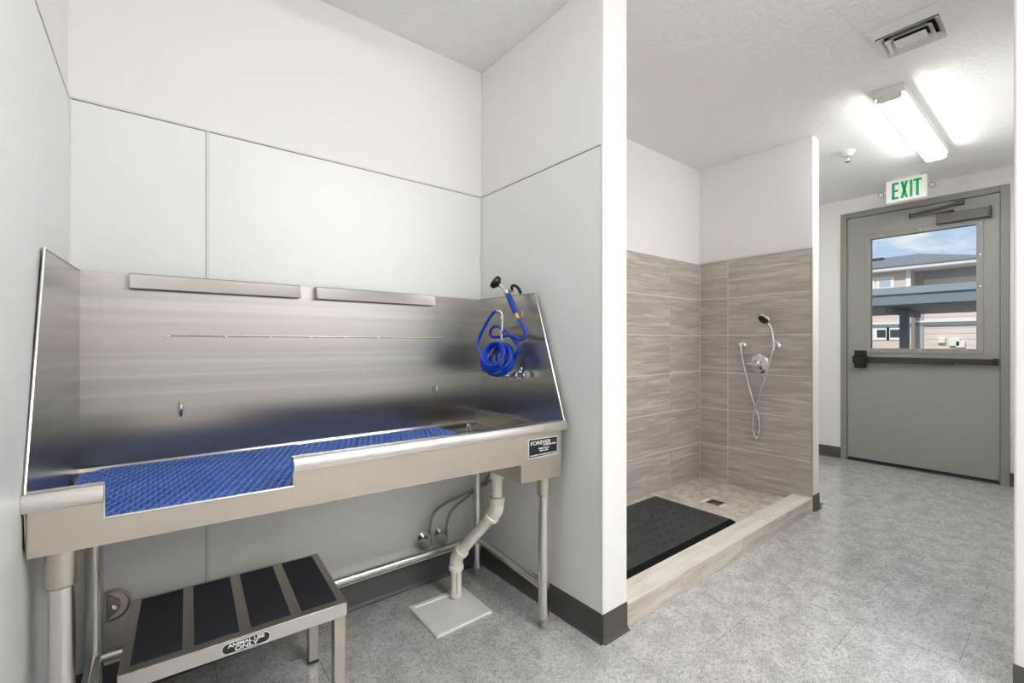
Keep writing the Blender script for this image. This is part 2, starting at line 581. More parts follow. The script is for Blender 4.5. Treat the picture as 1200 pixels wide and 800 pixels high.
pan = thing('shower_pan', 'tiled shower floor of small beige mosaic squares behind the low curb', 'shower floor', (XE, YE, 0))
MB().box(XE, XS, 1.195, YS, -0.003, 0.0475).build('pan_bed', GROUT, pan, smooth=False)
PM = 0.0475
moz = MB().box(0, PM - 0.0035, 0, PM - 0.0035, 0, 0.0025).build('mosaic_tile', MOSAIC, pan, off=(0, 0, 0), bevel=0.0006, seg=1, smooth=False)
first = True
nm = 0
rest = MB()
DX0, DX1, DY0, DY1 = 2.83, 2.915, 1.445, 1.53
for i in range(41):
    for j in range(14):
        x = XS - 0.002 - PM * (i + 1) + 0.0015
        y = YS - 0.003 - PM * (j + 1) + 0.0015
        if x < XE or y < 1.19:
            continue
        if DX0 - 0.036 < x < DX1 - 0.008 and DY0 - 0.036 < y < DY1 - 0.008:
            continue
        if x > 2.36 and nm < 290:
            if first:
                moz.location = Vector((x, y, 0.0475)) - pan.location
                first = False
            else:
                instance(moz, 'mosaic_tile', pan, Vector((x, y, 0.0475)) - pan.location)
            nm += 1
        else:
            rest.box(x, x + PM - 0.0035, y, y + PM - 0.0035, 0.0475, 0.05)
ro = rest.build('mosaic_field', MOSAIC, pan, smooth=False)
ro['kind'] = 'stuff'
# drain grate
gd = MB().box(DX0, DX1, DY0, DY0 + 0.008, 0.0475, 0.052).box(DX0, DX1, DY1 - 0.008, DY1, 0.0475, 0.052)
gd.box(DX0, DX0 + 0.008, DY0, DY1, 0.0475, 0.052).box(DX1 - 0.008, DX1, DY0, DY1, 0.0475, 0.052)
dg = gd.build('drain_grate', DKSTEEL, pan)
cx_, cy_ = (DX0 + DX1) / 2, (DY0 + DY1) / 2
MB().box(DX0 + 0.006, DX1 - 0.006, DY0 + 0.006, DY1 - 0.006, 0.0475, 0.0478).build('drain_hole', DARK, dg, smooth=False)
gb = MB()
for r_ in (0.012, 0.022, 0.031):
    gb.tube([(cx_ + r_ * math.cos(a * math.pi / 6), cy_ + r_ * math.sin(a * math.pi / 6), 0.0505) for a in range(12)], 0.0022, 6, closed=True)
gb.box(cx_ - 0.035, cx_ + 0.035, cy_ - 0.002, cy_ + 0.002, 0.0485, 0.0515).box(cx_ - 0.002, cx_ + 0.002, cy_ - 0.035, cy_ + 0.035, 0.0485, 0.0515)
gb.build('drain_bar', DKSTEEL, dg)

curb = thing('shower_curb', 'low tiled curb along the front of the shower', 'curb', (XE, YE, 0))
MB().box(XE, XS, YE + 0.006, 1.195, 0.0, 0.082).build('curb_core', GROUT, curb, smooth=False)
cj = [XE + 0.001, 1.815, 2.377, 2.932, XS]
for a, b in zip(cj[:-1], cj[1:]):
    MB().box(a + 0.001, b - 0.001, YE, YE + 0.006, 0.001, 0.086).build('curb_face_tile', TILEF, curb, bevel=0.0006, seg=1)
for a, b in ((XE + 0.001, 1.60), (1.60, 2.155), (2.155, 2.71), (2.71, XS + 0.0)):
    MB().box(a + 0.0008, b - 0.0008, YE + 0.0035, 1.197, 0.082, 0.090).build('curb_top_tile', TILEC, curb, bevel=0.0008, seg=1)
MB().tube([(XE + 0.001, YE + 0.0018, 0.0886), (XS, YE + 0.0018, 0.0886)], 0.0022, 8).build('edge_trim', mat('cream_trim', srgb(226, 222, 214), 0.3), curb)

# black drainage mat in the shower: perforated slab
mm = thing('rubber_mat', 'black perforated rubber mat lying on the shower floor', 'mat', (2.03, 1.5, 0.05))
MX0, MX1, MY0, MY1 = 1.42, 2.635, 1.243, 1.7815
v, f = [], []


def perforated(x0, x1, y0, y1, nx, ny, zt, zb, hole, hole_at, m):
    cw, ch = (x1 - x0) / nx, (y1 - y0) / ny
    def V(x, y, z):
        v_.append((x, y, z)); return len(v_) - 1
    v_, f_ = [], []
    grid = [[V(x0 + cw * i, y0 + ch * j, zt) for j in range(ny + 1)] for i in range(nx + 1)]
    for i in range(nx):
        for j in range(ny):
            c = (grid[i][j], grid[i + 1][j], grid[i + 1][j + 1], grid[i][j + 1])
            if not hole_at(i, j):
                f_.append(c)
                continue
            cx, cy = x0 + cw * (i + .5), y0 + ch * (j + .5)
            ring, low = [], []
            for q in range(8):
                a = -math.pi * 3 / 4 + q * math.pi / 4
                ring.append(V(cx + hole * math.cos(a), cy + hole * math.sin(a), zt))
                low.append(V(cx + hole * math.cos(a), cy + hole * math.sin(a), zb))
            for q in range(4):
                f_.append((c[q], c[(q + 1) % 4], ring[(2 * q + 2) % 8], ring[2 * q + 1], ring[2 * q]))
            for q in range(8):
                f_.append((ring[q], ring[(q + 1) % 8], low[(q + 1) % 8], low[q]))
    m.add(v_, f_)


pm = MB()
bx_ = 0.0195
perforated(MX0 + bx_, MX1 - bx_, MY0 + bx_, MY1 - bx_, 35, 15, 0.0735, 0.052, 0.0068, lambda i, j: i % 2 == 1 and j % 2 == 1, pm)
ring_hi = [(MX0 + bx_, MY0 + bx_), (MX1 - bx_, MY0 + bx_), (MX1 - bx_, MY1 - bx_), (MX0 + bx_, MY1 - bx_)]
ring_lo = [(MX0, MY0), (MX1, MY0), (MX1, MY1), (MX0, MY1)]
vv = [(x, y, 0.0735) for x, y in ring_hi] + [(x, y, 0.060) for x, y in ring_lo] + [(x, y, 0.0502) for x, y in ring_lo]
ff = [(i, (i + 1) % 4, 4 + (i + 1) % 4, 4 + i) for i in range(4)] + [(4 + i, 4 + (i + 1) % 4, 8 + (i + 1) % 4, 8 + i) for i in range(4)] + [(8, 9, 10, 11)]
pm.build('mat_surface', RUBBER, mm, smooth=False)
MB().add(vv, ff).build('bevelled_edge', MATEDGE, mm, smooth=False)

# ------------------------------------------------------------------ shower fittings
XW_ = XS - 0.001
sh = thing('hand_shower', 'chrome hand shower head on its wall holder with looping metal hose', 'hand shower', (XW_, 1.30, 1.07))
MB().lathe([(0.026, 0), (0.026, 0.006), (0.014, 0.012), (0.013, 0.040), (0.016, 0.045), (0.016, 0.06), (0.0, 0.062)], (XW_, 1.295, 1.078), (-1, 0, 0)).build('wall_bracket', CHROME, sh)
MB().tube([(3.272, 1.290, 1.045), (3.272, 1.289, 1.10), (3.270, 1.300, 1.17), (3.264, 1.315, 1.215), (3.252, 1.333, 1.245)], 0.0105, 12, smooth=6).build('handle', CHROME, sh)
hd = MB().lathe([(0.012, -0.004), (0.036, 0.004), (0.044, 0.014), (0.044, 0.026), (0.040, 0.030)], (3.262, 1.333, 1.268), (-0.55, 0.30, -0.62)).build('shower_head', CHROME, sh)
MB().lathe([(0.036, 0.0302), (0.035, 0.034), (0.0, 0.0345)], (3.262, 1.333, 1.268), (-0.55, 0.30, -0.62)).build('spray_face', BLACK, hd)
hs = [(3.29, 1.514, 1.041), (3.3, 1.502, 0.949), (3.31, 1.473, 0.811), (3.315, 1.443, 0.693), (3.315, 1.420, 0.624), (3.318, 1.403, 0.554), (3.318, 1.400, 0.477), (3.315, 1.410, 0.432),
      (3.31, 1.424, 0.431), (3.308, 1.440, 0.489), (3.305, 1.436, 0.562), (3.302, 1.415, 0.654), (3.292, 1.375, 0.777), (3.28, 1.336, 0.897), (3.272, 1.300, 1.02), (3.272, 1.291, 1.048)]
MB().tube(hs, 0.0072, 10, smooth=8).build('hose', CHROME, sh)
MB().lathe([(0.024, 0), (0.024, 0.006), (0.012, 0.012), (0.012, 0.035), (0.019, 0.040), (0.019, 0.056), (0.006, 0.062)], (XW_, 1.521, 1.077), (-1, 0, 0)).cyl((3.29, 1.516, 1.07), (3.29, 1.514, 1.035), 0.010, 0.009).build('hose_outlet', CHROME, sh)
va = thing('shower_valve', 'round chrome mixing valve with lever low on the tiled wall', 'shower valve', (XW_, 1.411, 0.943))
MB().lathe([(0.070, 0), (0.070, 0.004), (0.060, 0.010), (0.050, 0.011), (0.028, 0.018), (0.024, 0.045), (0.0, 0.048)], (XW_, 1.411, 0.943), (-1, 0, 0), 36).build('escutcheon', CHROME, va)
MB().lathe([(0.024, 0.03), (0.026, 0.05), (0.018, 0.062), (0.0, 0.064)], (XW_, 1.411, 0.943), (-1, 0, 0)).tube([(XW_ - 0.052, 1.411, 0.943), (XW_ - 0.06, 1.445, 0.945), (XW_ - 0.062, 1.475, 0.94)], 0.009, 10, smooth=4).build('lever', CHROME, va)

# ------------------------------------------------------------------ pet wash tub
tub = thing('pet_wash_tub', 'long stainless steel pet bathing tub on round legs filling the alcove', 'tub', (0.52, 1.55, 0))
TH = 0.002
ztop = lambda x: 0.803 - 0.0078 * (x + 0.19)
zbot = lambda x: 0.677 - 0.0205 * (x + 0.19)
YFp = 1.25
# front apron with the low entry notch
lowz = lambda x: 0.730 - 0.014 * (x + 0.08)
ap = [(-0.191, zbot(-0.191)), (1.035, zbot(1.035)), (1.035, 0.585), (1.232, 0.578), (1.235, 0.757), (0.280, 0.778), (0.280, lowz(0.28)), (-0.080, lowz(-0.08)), (-0.080, 0.785), (-0.191, 0.786)]
apron = MB().prism(ap, 'Y', YFp, YFp + TH)
apron.prism([(YFp, zbot(-0.19)), (1.845, zbot(-0.19)), (1.845, 0.78), (YFp, 0.78)], 'X', -0.191, -0.189)
apron.prism([(YFp, 0.578), (1.845, 0.578), (1.845, 0.757), (YFp, 0.757)], 'X', 1.233, 1.235)
apron.prism([(YFp + TH, 0.585), (1.70, 0.585), (1.70, 0.70), (YFp + TH, 0.70)], 'X', 1.035, 1.037)
apron.build('apron', STEELF, tub, bevel=0.0006, seg=1)
MB().box(1.037, 1.233, YFp + TH, 1.70, 0.585, 0.588).build('sump_floor', STEELF, tub, smooth=False)


def rail(x0, x1):
    prof = [(1.238, -0.036), (1.236, -0.030), (1.237, -0.010), (1.243, -0.002), (1.252, 0.0), (1.268, 0.0), (1.272, -0.004), (1.272, -0.036)]
    a = [(x0, y, ztop(x0) + z) for y, z in prof]
    b = [(x1, y, ztop(x1) + z) for y, z in prof]
    return MB().hull8(a, b)


rail(-0.197, -0.0795).build('rolled_rim', STEELB, tub, bevel=0.0015)
rail(0.2775, 1.254).build('rolled_rim', STEELB, tub, bevel=0.0015)
lip = MB()
lip.tube([(-0.080, 1.249, lowz(-0.08)), (0.280, 1.249, lowz(0.28))], 0.0032, 8)
lip.tube([(-0.080, 1.249, lowz(-0.08)), (-0.080, 1.249, 0.80)], 0.0026, 8)
lip.tube([(0.280, 1.249, lowz(0.28)), (0.280, 1.249, 0.797)], 0.0026, 8)
lip.build('notch_lip', STEELB, tub)
# inner pan
pan_m = MB()
ypts = [(1.8445, 0.716), (1.841, 0.706), (1.834, 0.701), (1.822, 0.699), (1.70, 0.699), (1.29, 0.699), (1.272, 0.705), (1.264, 0.722)]
for (y0, z0), (y1, z1) in zip(ypts[:-1], ypts[1:]):
    x1 = 1.233
    xm = 1.035 if (z0 < 0.7 and z1 < 0.7 and y0 < 1.75) else x1
    pan_m.add([(-0.178, y0, z0), (xm, y0, z0), (xm, y1, z1), (-0.178, y1, z1)], [(0, 1, 2, 3)])
pan_m.box(1.231, 1.256, 1.27, 1.856, 0.755, 0.757)
# front inner face behind the apron
pan_m.prism([(-0.191, 0.70), (1.233, 0.70), (1.233, 0.757), (0.28, 0.772), (0.28, lowz(0.28) - 0.004), (-0.08, lowz(-0.08) - 0.004), (-0.08, 0.78), (-0.191, 0.78)], 'Y', 1.262, 1.264)
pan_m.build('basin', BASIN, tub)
# back panel
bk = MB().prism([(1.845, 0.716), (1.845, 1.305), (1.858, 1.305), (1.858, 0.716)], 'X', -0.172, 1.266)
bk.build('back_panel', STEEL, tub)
# side panels
def side(pts, sgn):
    a = [Vector(p) for p in pts]
    b = [p + Vector((sgn * 0.002, 0, 0)) for p in a]
    return MB().hull8(a, b)


lp = [(-0.172, 1.857, 1.305), (-0.190, 1.430, 1.301), (-0.193, 1.252, 0.800), (-0.190, 1.252, 0.70), (-0.172, 1.857, 0.70)]
rp = [(1.266, 1.857, 1.305), (1.257, 1.427, 1.301), (1.250, 1.250, 0.790), (1.250, 1.252, 0.757), (1.266, 1.857, 0.757)]
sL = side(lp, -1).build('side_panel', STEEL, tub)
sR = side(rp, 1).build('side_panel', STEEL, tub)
MB().tube([lp[0], lp[1], lp[2]], 0.0028, 8).build('edge_flange', STEELB, sL)
MB().tube([rp[0], rp[1], rp[2]], 0.0028, 8).build('edge_flange', STEELB, sR)
# hood shelves on the back
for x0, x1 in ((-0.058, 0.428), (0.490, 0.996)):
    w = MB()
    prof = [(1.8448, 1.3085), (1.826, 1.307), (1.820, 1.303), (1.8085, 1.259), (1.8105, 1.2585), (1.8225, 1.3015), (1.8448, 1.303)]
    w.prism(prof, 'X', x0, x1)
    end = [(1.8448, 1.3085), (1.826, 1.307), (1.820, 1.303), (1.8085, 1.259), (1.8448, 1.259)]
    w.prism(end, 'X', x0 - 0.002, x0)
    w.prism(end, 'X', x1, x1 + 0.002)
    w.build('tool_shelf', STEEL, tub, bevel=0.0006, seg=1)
bar = MB().cyl((0.037, 1.832, 1.116), (1.053, 1.832, 1.114), 0.0032, n=10)
for bx in (0.037, 0.196, 0.333, 0.468, 0.600, 0.737, 0.883, 1.050):
    bar.cyl((bx, 1.845, 1.1135), (bx, 1.829, 1.1135), 0.0042, n=8)
bar.build('hanging_rod', STEELB, tub)
for ex, ez, eh in ((0.070, 0.874, 0.040), (1.010, 0.874, 0.038)):
    e_ = MB().tube([(ex, 1.846, ez + eh / 2), (ex, 1.826, ez + eh / 2 - 0.002), (ex, 1.822, ez), (ex, 1.826, ez - eh / 2 + 0.002), (ex, 1.846, ez - eh / 2)], 0.0042, 8, smooth=4)
    e_.build('tether_loop', CHROME, tub)
MB().tube([(1.020, 1.60, 0.700), (1.027, 1.60, 0.735), (1.036, 1.60, 0.750), (1.044, 1.60, 0.735), (1.050, 1.60, 0.700)], 0.003, 8, smooth=4).build('stopper_loop', CHROME, tub)
# legs
for lx, ly, top in ((-0.146, 1.288, 0.672), (1.173, 1.284, 0.582), (-0.134, 1.772, 0.672), (1.196, 1.772, 0.60)):
    lg = MB().lathe([(0.0205, 0.036), (0.0205, top)], (lx, ly, 0)).build('leg', STEELB, tub)
    MB().lathe([(0.0205, top - 0.075), (0.0255, top - 0.070), (0.0265, top - 0.06), (0.0265, top)], (lx, ly, 0)).build('leg_collar', STEELF, lg)
    MB().lathe([(0.010, 0), (0.0135, 0.003), (0.0135, 0.030), (0.016, 0.034), (0.016, 0.040)], (lx, ly, 0)).build('levelling_foot', STEELF, lg)
for p0, p1, r_ in (((-0.134, 1.772, 0.178), (1.196, 1.772, 0.172), 0.0165), ((1.196, 1.772, 0.172), (1.173, 1.284, 0.155), 0.0165), ((-0.134, 1.772, 0.178), (-0.146, 1.288, 0.178), 0.0165)):
    MB().cyl(p0, p1, r_, n=20).build('cross_rail', STEELB, tub)
MB().prism([(1.29, 0.672), (1.36, 0.672), (1.345, 0.655), (1.30, 0.655)], 'X', -0.122, -0.118).build('gusset', STEELF, tub)
# maker's label
LBX0, LBX1 = 1.067, 1.213
q0 = lambda x, d: (x, 1.2488, d)
lab = MB().hull8([(LBX0, 1.2495, 0.739), (LBX1, 1.2495, 0.736), (LBX1, 1.2495, 0.668), (LBX0, 1.2495, 0.668)], [(LBX0, 1.2485, 0.739), (LBX1, 1.2485, 0.736), (LBX1, 1.2485, 0.668), (LBX0, 1.2485, 0.668)]).build('maker_label', WHITE, tub, smooth=False)
lab['label'] = 'black maker label with white lettering'
MB().hull8([(LBX0 + .003, 1.2486, 0.736), (LBX1 - .003, 1.2486, 0.733), (LBX1 - .003, 1.2486, 0.671), (LBX0 + .003, 1.2486, 0.671)], [(LBX0 + .003, 1.2481, 0.736), (LBX1 - .003, 1.2481, 0.733), (LBX1 - .003, 1.2481, 0.671), (LBX0 + .003, 1.2481, 0.671)]).build('label_face', BLACK, lab, smooth=False)
for txt, sz, w, cx0, cz in (('FOREVER', 0.019, 0.100, 1.126, 0.721), ('STAINLESS STEEL', 0.0075, 0.066, 1.171, 0.7105), ('Family Owned', 0.0085, 0.052, 1.142, 0.700), ('Made in USA', 0.0085, 0.042, 1.142, 0.6915), ('www.foreverstainlesssteel.com', 0.0075, 0.132, 1.140, 0.6775)):
    lettering(txt, sz, WHITE, lab, (cx0, 1.2479, cz), (1, 0, -0.01), (0, 0, 1), width=w, bold=0.0003)
# faucet on the right side panel
fa = MB().lathe([(0.020, 0), (0.020, 0.006), (0.012, 0.010), (0.012, 0.03)], (1.256, 1.50, 0.955), (-1, 0, 0))
fa.cyl((1.232, 1.445, 0.958), (1.232, 1.62, 0.945), 0.0115).cyl((1.232, 1.458, 0.958), (1.232, 1.472, 0.957), 0.017, n=6).cyl((1.232, 1.51, 0.953), (1.232, 1.528, 0.952), 0.0165, n=8)
fa.cyl((1.232, 1.565, 0.948), (1.232, 1.58, 0.947), 0.016, n=6)
fa.tube([(1.232, 1.57, 0.95), (1.232, 1.572, 0.985), (1.235, 1.60, 1.03), (1.238, 1.66, 1.09)], 0.006, 10, smooth=4)
fobj = fa.build('faucet', CHROME, tub)
MB().lathe([(0.009, 0), (0.011, 0.012), (0.006, 0.016)], (1.232, 1.50, 0.965), (0, 0, 1)).tube([(1.232, 1.50, 0.978), (1.215, 1.475, 0.985), (1.205, 1.455, 0.985)], 0.0045, 8, smooth=3).build('faucet_lever', CHROME, fobj)
up = MB().cyl((1.190, 1.573, 1.115), (1.190, 1.567, 1.20), 0.0065).cyl((1.190, 1.572, 1.13), (1.190, 1.572, 1.145), 0.010, n=6).cyl((1.190, 1.567, 1.195), (1.190, 1.567, 1.21), 0.010, n=6)
up.tube([(1.190, 1.573, 1.12), (1.20, 1.576, 1.06), (1.225, 1.578, 1.0), (1.232, 1.578, 0.955)], 0.0065, 10, smooth=5)
up.tube([(1.192, 1.567, 1.205), (1.184, 1.574, 1.226), (1.176, 1.592, 1.230)], 0.0075, 10, smooth=4)
up.build('riser', CHROME, tub)

# coiled spray hose
hose = thing('spray_hose', 'coiled bright blue spray hose with grip and black nozzle on the tub side', 'hose', (1.17, 1.56, 1.04))
path = [(1.178, 1.585, 1.231), (1.172, 1.612, 1.222), (1.165, 1.647, 1.185), (1.158, 1.682, 1.135), (1.150, 1.700, 1.085)]
A, B = Vector((1.125, 1.560, 1.040)), Vector((1.205, 1.585, 1.015))
ax = (B - A).normalized()
u_ = Vector((0, 0, 1)) - ax * ax.z
u_.normalize()
w_ = ax.cross(u_)
turns = 10.5
NP = int(turns * 12)
for i in range(NP + 1):
    t = i / NP
    a = math.pi * 1.0 + 2 * math.pi * turns * t
    wob = 1 + 0.24 * math.sin(a * 0.37 + 1.0) + 0.08 * math.sin(a * 1.13)
    rr = 0.057 * wob * (1.0 if t < 0.8 else 1 + 0.5 * (t - 0.8))
    c = A.lerp(B, t) + u_ * 0.014 * math.sin(i * 0.31) + w_ * 0.014 * math.cos(i * 0.23)
    path.append(tuple(c + (u_ * math.sin(a) + w_ * math.cos(a)) * rr))
path += [(1.215, 1.515, 1.03), (1.210, 1.478, 1.065), (1.205, 1.52, 1.115), (1.202, 1.575, 1.150), (1.200, 1.625, 1.166), (1.198, 1.665, 1.150), (1.195, 1.655, 1.120),
         (1.200, 1.60, 1.118), (1.203, 1.52, 1.122), (1.204, 1.470, 1.106), (1.203, 1.430, 1.112), (1.201, 1.430, 1.150), (1.2, 1.455, 1.178), (1.2, 1.472, 1.193)]
MB().tube(path, 0.0066, 10, smooth=4).build('coiled_hose', BLUE, hose)
g0, g1 = Vector((1.2, 1.543, 1.304)), Vector((1.2, 1.484, 1.214))
MB().lathe([(0.009, 0), (0.0125, 0.004), (0.0125, 0.10), (0.010, 0.106)], g0, g1 - g0).build('grip', BLUEGRIP, hose)
MB().cyl(g1, g1 + (g1 - g0).normalized() * 0.026, 0.008, 0.0075, n=8).build('brass_fitting', BRASS, hose)
MB().tube([(1.2, 1.468, 1.205), (1.198, 1.443, 1.222), (1.196, 1.440, 1.200), (1.198, 1.456, 1.190)], 0.0014, 6, closed=True, smooth=4).build('latch_ring', CHROME, hose)
hb = MB().lathe([(0.010, -0.006), (0.0135, 0.0), (0.0135, 0.020), (0.010, 0.024)], g0, g0 - g1)
hb.cyl((1.2, 1.549, 1.316), (1.168, 1.578, 1.350), 0.0055).cyl((1.2, 1.549, 1.316), (1.2, 1.50, 1.312), 0.007, 0.005)
hb.build('spray_body', CHROME, hose)
MB().lathe([(0.010, -0.010), (0.026, 0.0), (0.029, 0.004), (0.029, 0.018), (0.024, 0.022), (0, 0.0225)], (1.170, 1.577, 1.348), (-0.58, 0.53, 0.62), 28).build('nozzle', BLACK, hose)
MB().tube([(1.2, 1.512, 1.318), (1.2, 1.513, 1.332), (1.2, 1.494, 1.334), (1.2, 1.470, 1.320), (1.2, 1.454, 1.298)], 0.0066, 10, smooth=4).build('trigger_lever', BLACK, hose)


# ------------------------------------------------------------------ blue grid mats in the tub
def grid_mat(x0, x1, y0, y1, label, cham=None, rz=0.0):
    t_ = thing('grid_mat', label, 'mat', ((x0 + x1) / 2, (y0 + y1) / 2, 0.7), 0, 'blue grid mats in the tub')
    w, d = x1 - x0, y1 - y0
    px, py = 0.0215, 0.0520       # full diagonal cell
    zt, zr, zb = 0.0150, 0.0105, 0.0012
    v_, f_, idx = [], [], {}

    def V(x, y, z, key=None):
        if key is not None and key in idx:
            return idx[key]
        v_.append((x, y, z))
        if key is not None:
            idx[key] = len(v_) - 1
        return len(v_) - 1
    nx, ny = int(w / px * 2), int(d / py * 2)
    hx, hy = w / nx, d / ny
    for i in range(nx + 1):
        for j in range(ny + 1):
            if (i + j) % 2:
                continue
            cx, cy = -w / 2 + hx * i, -d / 2 + hy * j
            if cham and i * hx < cham and (ny - j) * hy < cham and (i * hx + (ny - j) * hy) < cham:
                continue
            inner = 0 < i < nx and 0 < j < ny
            cor = [(i - 1, j), (i, j - 1), (i + 1, j), (i, j + 1)]
            pts = []
            for (a, b) in cor:
                a_, b_ = min(max(a, 0), nx), min(max(b, 0), ny)
                pts.append(V(-w / 2 + hx * a_, -d / 2 + hy * b_, zt - 0.002, (a_, b_, 0)))
            if not inner:
                cc = V(cx, cy, zt - 0.003)
                for q in range(4):
                    f_.append((pts[q], pts[(q + 1) % 4], cc))
                continue
            mids = []
            for q in range(4):
                a, b = cor[q], cor[(q + 1) % 4]
                mx_, my_ = (a[0] + b[0]) / 2, (a[1] + b[1]) / 2
                mids.append(V(-w / 2 + hx * mx_, -d / 2 + hy * my_, zt, (mx_, my_, 1)))
            hole = []
            low = []
            for q in range(8):
                ang = math.pi + q * math.pi / 4
                ex, ey = cx + 0.0070 * math.cos(ang), cy + 0.0125 * math.sin(ang)
                hole.append(V(ex, ey, zr))
                low.append(V(ex, ey, zb))
            for q in range(4):
                f_.append((pts[q], mids[q], hole[(2 * q + 1) % 8], hole[2 * q]))
                f_.append((mids[q], pts[(q + 1) % 4], hole[(2 * q + 2) % 8], hole[(2 * q + 1) % 8]))
            for q in range(8):
                f_.append((hole[q], hole[(q + 1) % 8], low[(q + 1) % 8], low[q]))
    m = MB()
    m.add([(x + t_.location.x, y + t_.location.y, z + t_.location.z) for x, y, z in v_], f_)
    o = m.build('grid_surface', BLUEMAT, t_, smooth=False)
    e = MB()
    e.box(x0, x1, y0 - 0.001, y0 + 0.0005, 0.7, 0.7125).box(x0, x1 , y1 - 0.0005, y1 + 0.001, 0.7, 0.7125) if not cham else e.box(x0, x1, y0 - 0.001, y0 + 0.0005, 0.7, 0.7125).box(x0 + cham, x1, y1 - 0.0005, y1 + 0.001, 0.7, 0.7125)
    e.box(x0 - 0.001, x0 + 0.0005, y0, y1 - (cham or 0), 0.7, 0.7125).box(x1 - 0.0005, x1 + 0.001, y0, y1, 0.7, 0.7125)
    if cham:
        e.hull8([(x0, y1 - cham, 0.7), (x0 + cham, y1, 0.7), (x0 + cham, y1, 0.7125), (x0, y1 - cham, 0.7125)], [(x0 + .002, y1 - cham - .002, 0.7), (x0 + cham + .002, y1 - .002, 0.7), (x0 + cham + .002, y1 - .002, 0.7125), (x0 + .002, y1 - cham - .002, 0.7125)])
    e.build('mat_rim', BLUEMAT, t_, smooth=False)
    c_ = (cham or 0.001) + 0.002
    MB().prism([(x0 + .002, y0 + .002), (x1 - .002, y0 + .002), (x1 - .002, y1 - .002), (x0 + c_, y1 - .002), (x0 + .002, y1 - c_)], 'Z', 0.7, 0.701).build('hole_shade_sheet', NAVY, t_, smooth=False)  # added dark sheet, paints the shade seen through the mat holes
    return t_


m1 = grid_mat(-0.166, 0.419, 1.272, 1.828, 'blue perforated grid mat lying behind the low entry notch', cham=0.05)
m2 = grid_mat(0.424, 1.003, 1.272, 1.815, 'blue perforated grid mat mostly hidden behind the higher rim')

# ------------------------------------------------------------------ drain pipe and cover on the floor
dp = thing('drain_pipe', 'white plastic drain pipe bending down from tub to floor', 'pipe', (1.02, 1.66, 0.01))
pT, pA, pB, pC = Vector((1.075, 1.45, 0.586)), Vector((1.075, 1.45, 0.425)), Vector((1.013, 1.660, 0.178)), Vector((1.013, 1.660, 0.012))
MB().cyl(pT, pA, 0.0225, n=24).build('upper_pipe', PVC, dp)
MB().cyl(pA, pB, 0.0225, n=24).build('slanted_pipe', PVC, dp)
MB().cyl(pB, pC, 0.0225, n=24).build('lower_pipe', PVC, dp)
MB().lathe([(0.0225, 0), (0.030, 0.002), (0.030, 0.034), (0.0235, 0.036)], (1.075, 1.45, 0.550), (0, 0, 1)).build('coupling', PVC, dp)
dirn = (pB - pA).normalized()
for P_, d0, d1 in ((pA, Vector((0, 0, 1)), dirn), (pB, -dirn, Vector((0, 0, -1)))):
    e = MB().tube([P_ + d0 * 0.052, P_ + d0 * 0.030, P_ + (d0 + d1) * 0.006, P_ + d1 * 0.030, P_ + d1 * 0.052], 0.0275, 20, smooth=5)
    e.lathe([(0.0275, -0.004), (0.031, 0), (0.031, 0.016), (0.0275, 0.018)], P_ + d0 * 0.036, d0).lathe([(0.0275, -0.004), (0.031, 0), (0.031, 0.016), (0.0275, 0.018)], P_ + d1 * 0.036, d1)
    e.build('elbow', PVC, dp)
ps = MB().box(1.002, 1.0045, 1.6385, 1.6395, 0.03, 0.12).build('pipe_marking', BLACK, dp, smooth=False)
ps['label'] = 'thin dark printed line on the lower pipe'

cv = thing('floor_sink_cover', 'square white cover plate flat on the grey floor under the pipe', 'drain cover', (0.948, 1.594, 0))
c4 = [(0.820, 1.715), (0.818, 1.477), (1.072, 1.482), (1.078, 1.708)]
cin = [(0.838, 1.697), (0.836, 1.495), (1.054, 1.500), (1.060, 1.690)]
mcv = MB()
mcv.add([(x, y, 0.0) for x, y in c4] + [(x, y, 0.010) for x, y in c4] + [(x, y, 0.010) for x, y in cin] + [(x * .97 + .948 * .03, y * .97 + 1.594 * .03, 0.0055) for x, y in cin],
        [(i, (i + 1) % 4, 4 + (i + 1) % 4, 4 + i) for i in range(4)] + [(4 + i, 4 + (i + 1) % 4, 8 + (i + 1) % 4, 8 + i) for i in range(4)] + [(8 + i, 8 + (i + 1) % 4, 12 + (i + 1) % 4, 12 + i) for i in range(4)] + [(12, 13, 14, 15), (3, 2, 1, 0)])
mcv.build('cover_plate', COVER, cv, bevel=0.0012)


# stop valves with braided supply hoses
def stop_valve(x, label, hosepts):
    t_ = thing('stop_valve', label, 'valve', (x, YB - 0.003, 0.2), 0, 'stop valves on the back wall')
    y0 = YB - 0.003
    MB().lathe([(0.031, 0), (0.030, 0.004), (0.012, 0.010), (0.010, 0.012)], (x + 0.012, y0, 0.205), (0, -1, 0), 28).build('escutcheon', CHROME, t_)
    MB().cyl((x + 0.012, y0, 0.205), (x + 0.012, y0 - 0.055, 0.205), 0.0095).cyl((x + 0.019, y0 - 0.042, 0.19), (x + 0.019, y0 - 0.042, 0.235), 0.009).build('valve_body', CHROME, t_)
    h = MB().lathe([(0.012, -0.004), (0.026, 0), (0.0285, 0.005), (0.026, 0.010), (0.010, 0.012)], (x - 0.010, y0 - 0.052, 0.203), (-0.55, -0.83, 0), 24)
    h.build('valve_handle', BRAID, t_)
    MB().tube(hosepts, 0.0062, 10, smooth=6).build('supply_hose', BRAID, t_)
    return t_


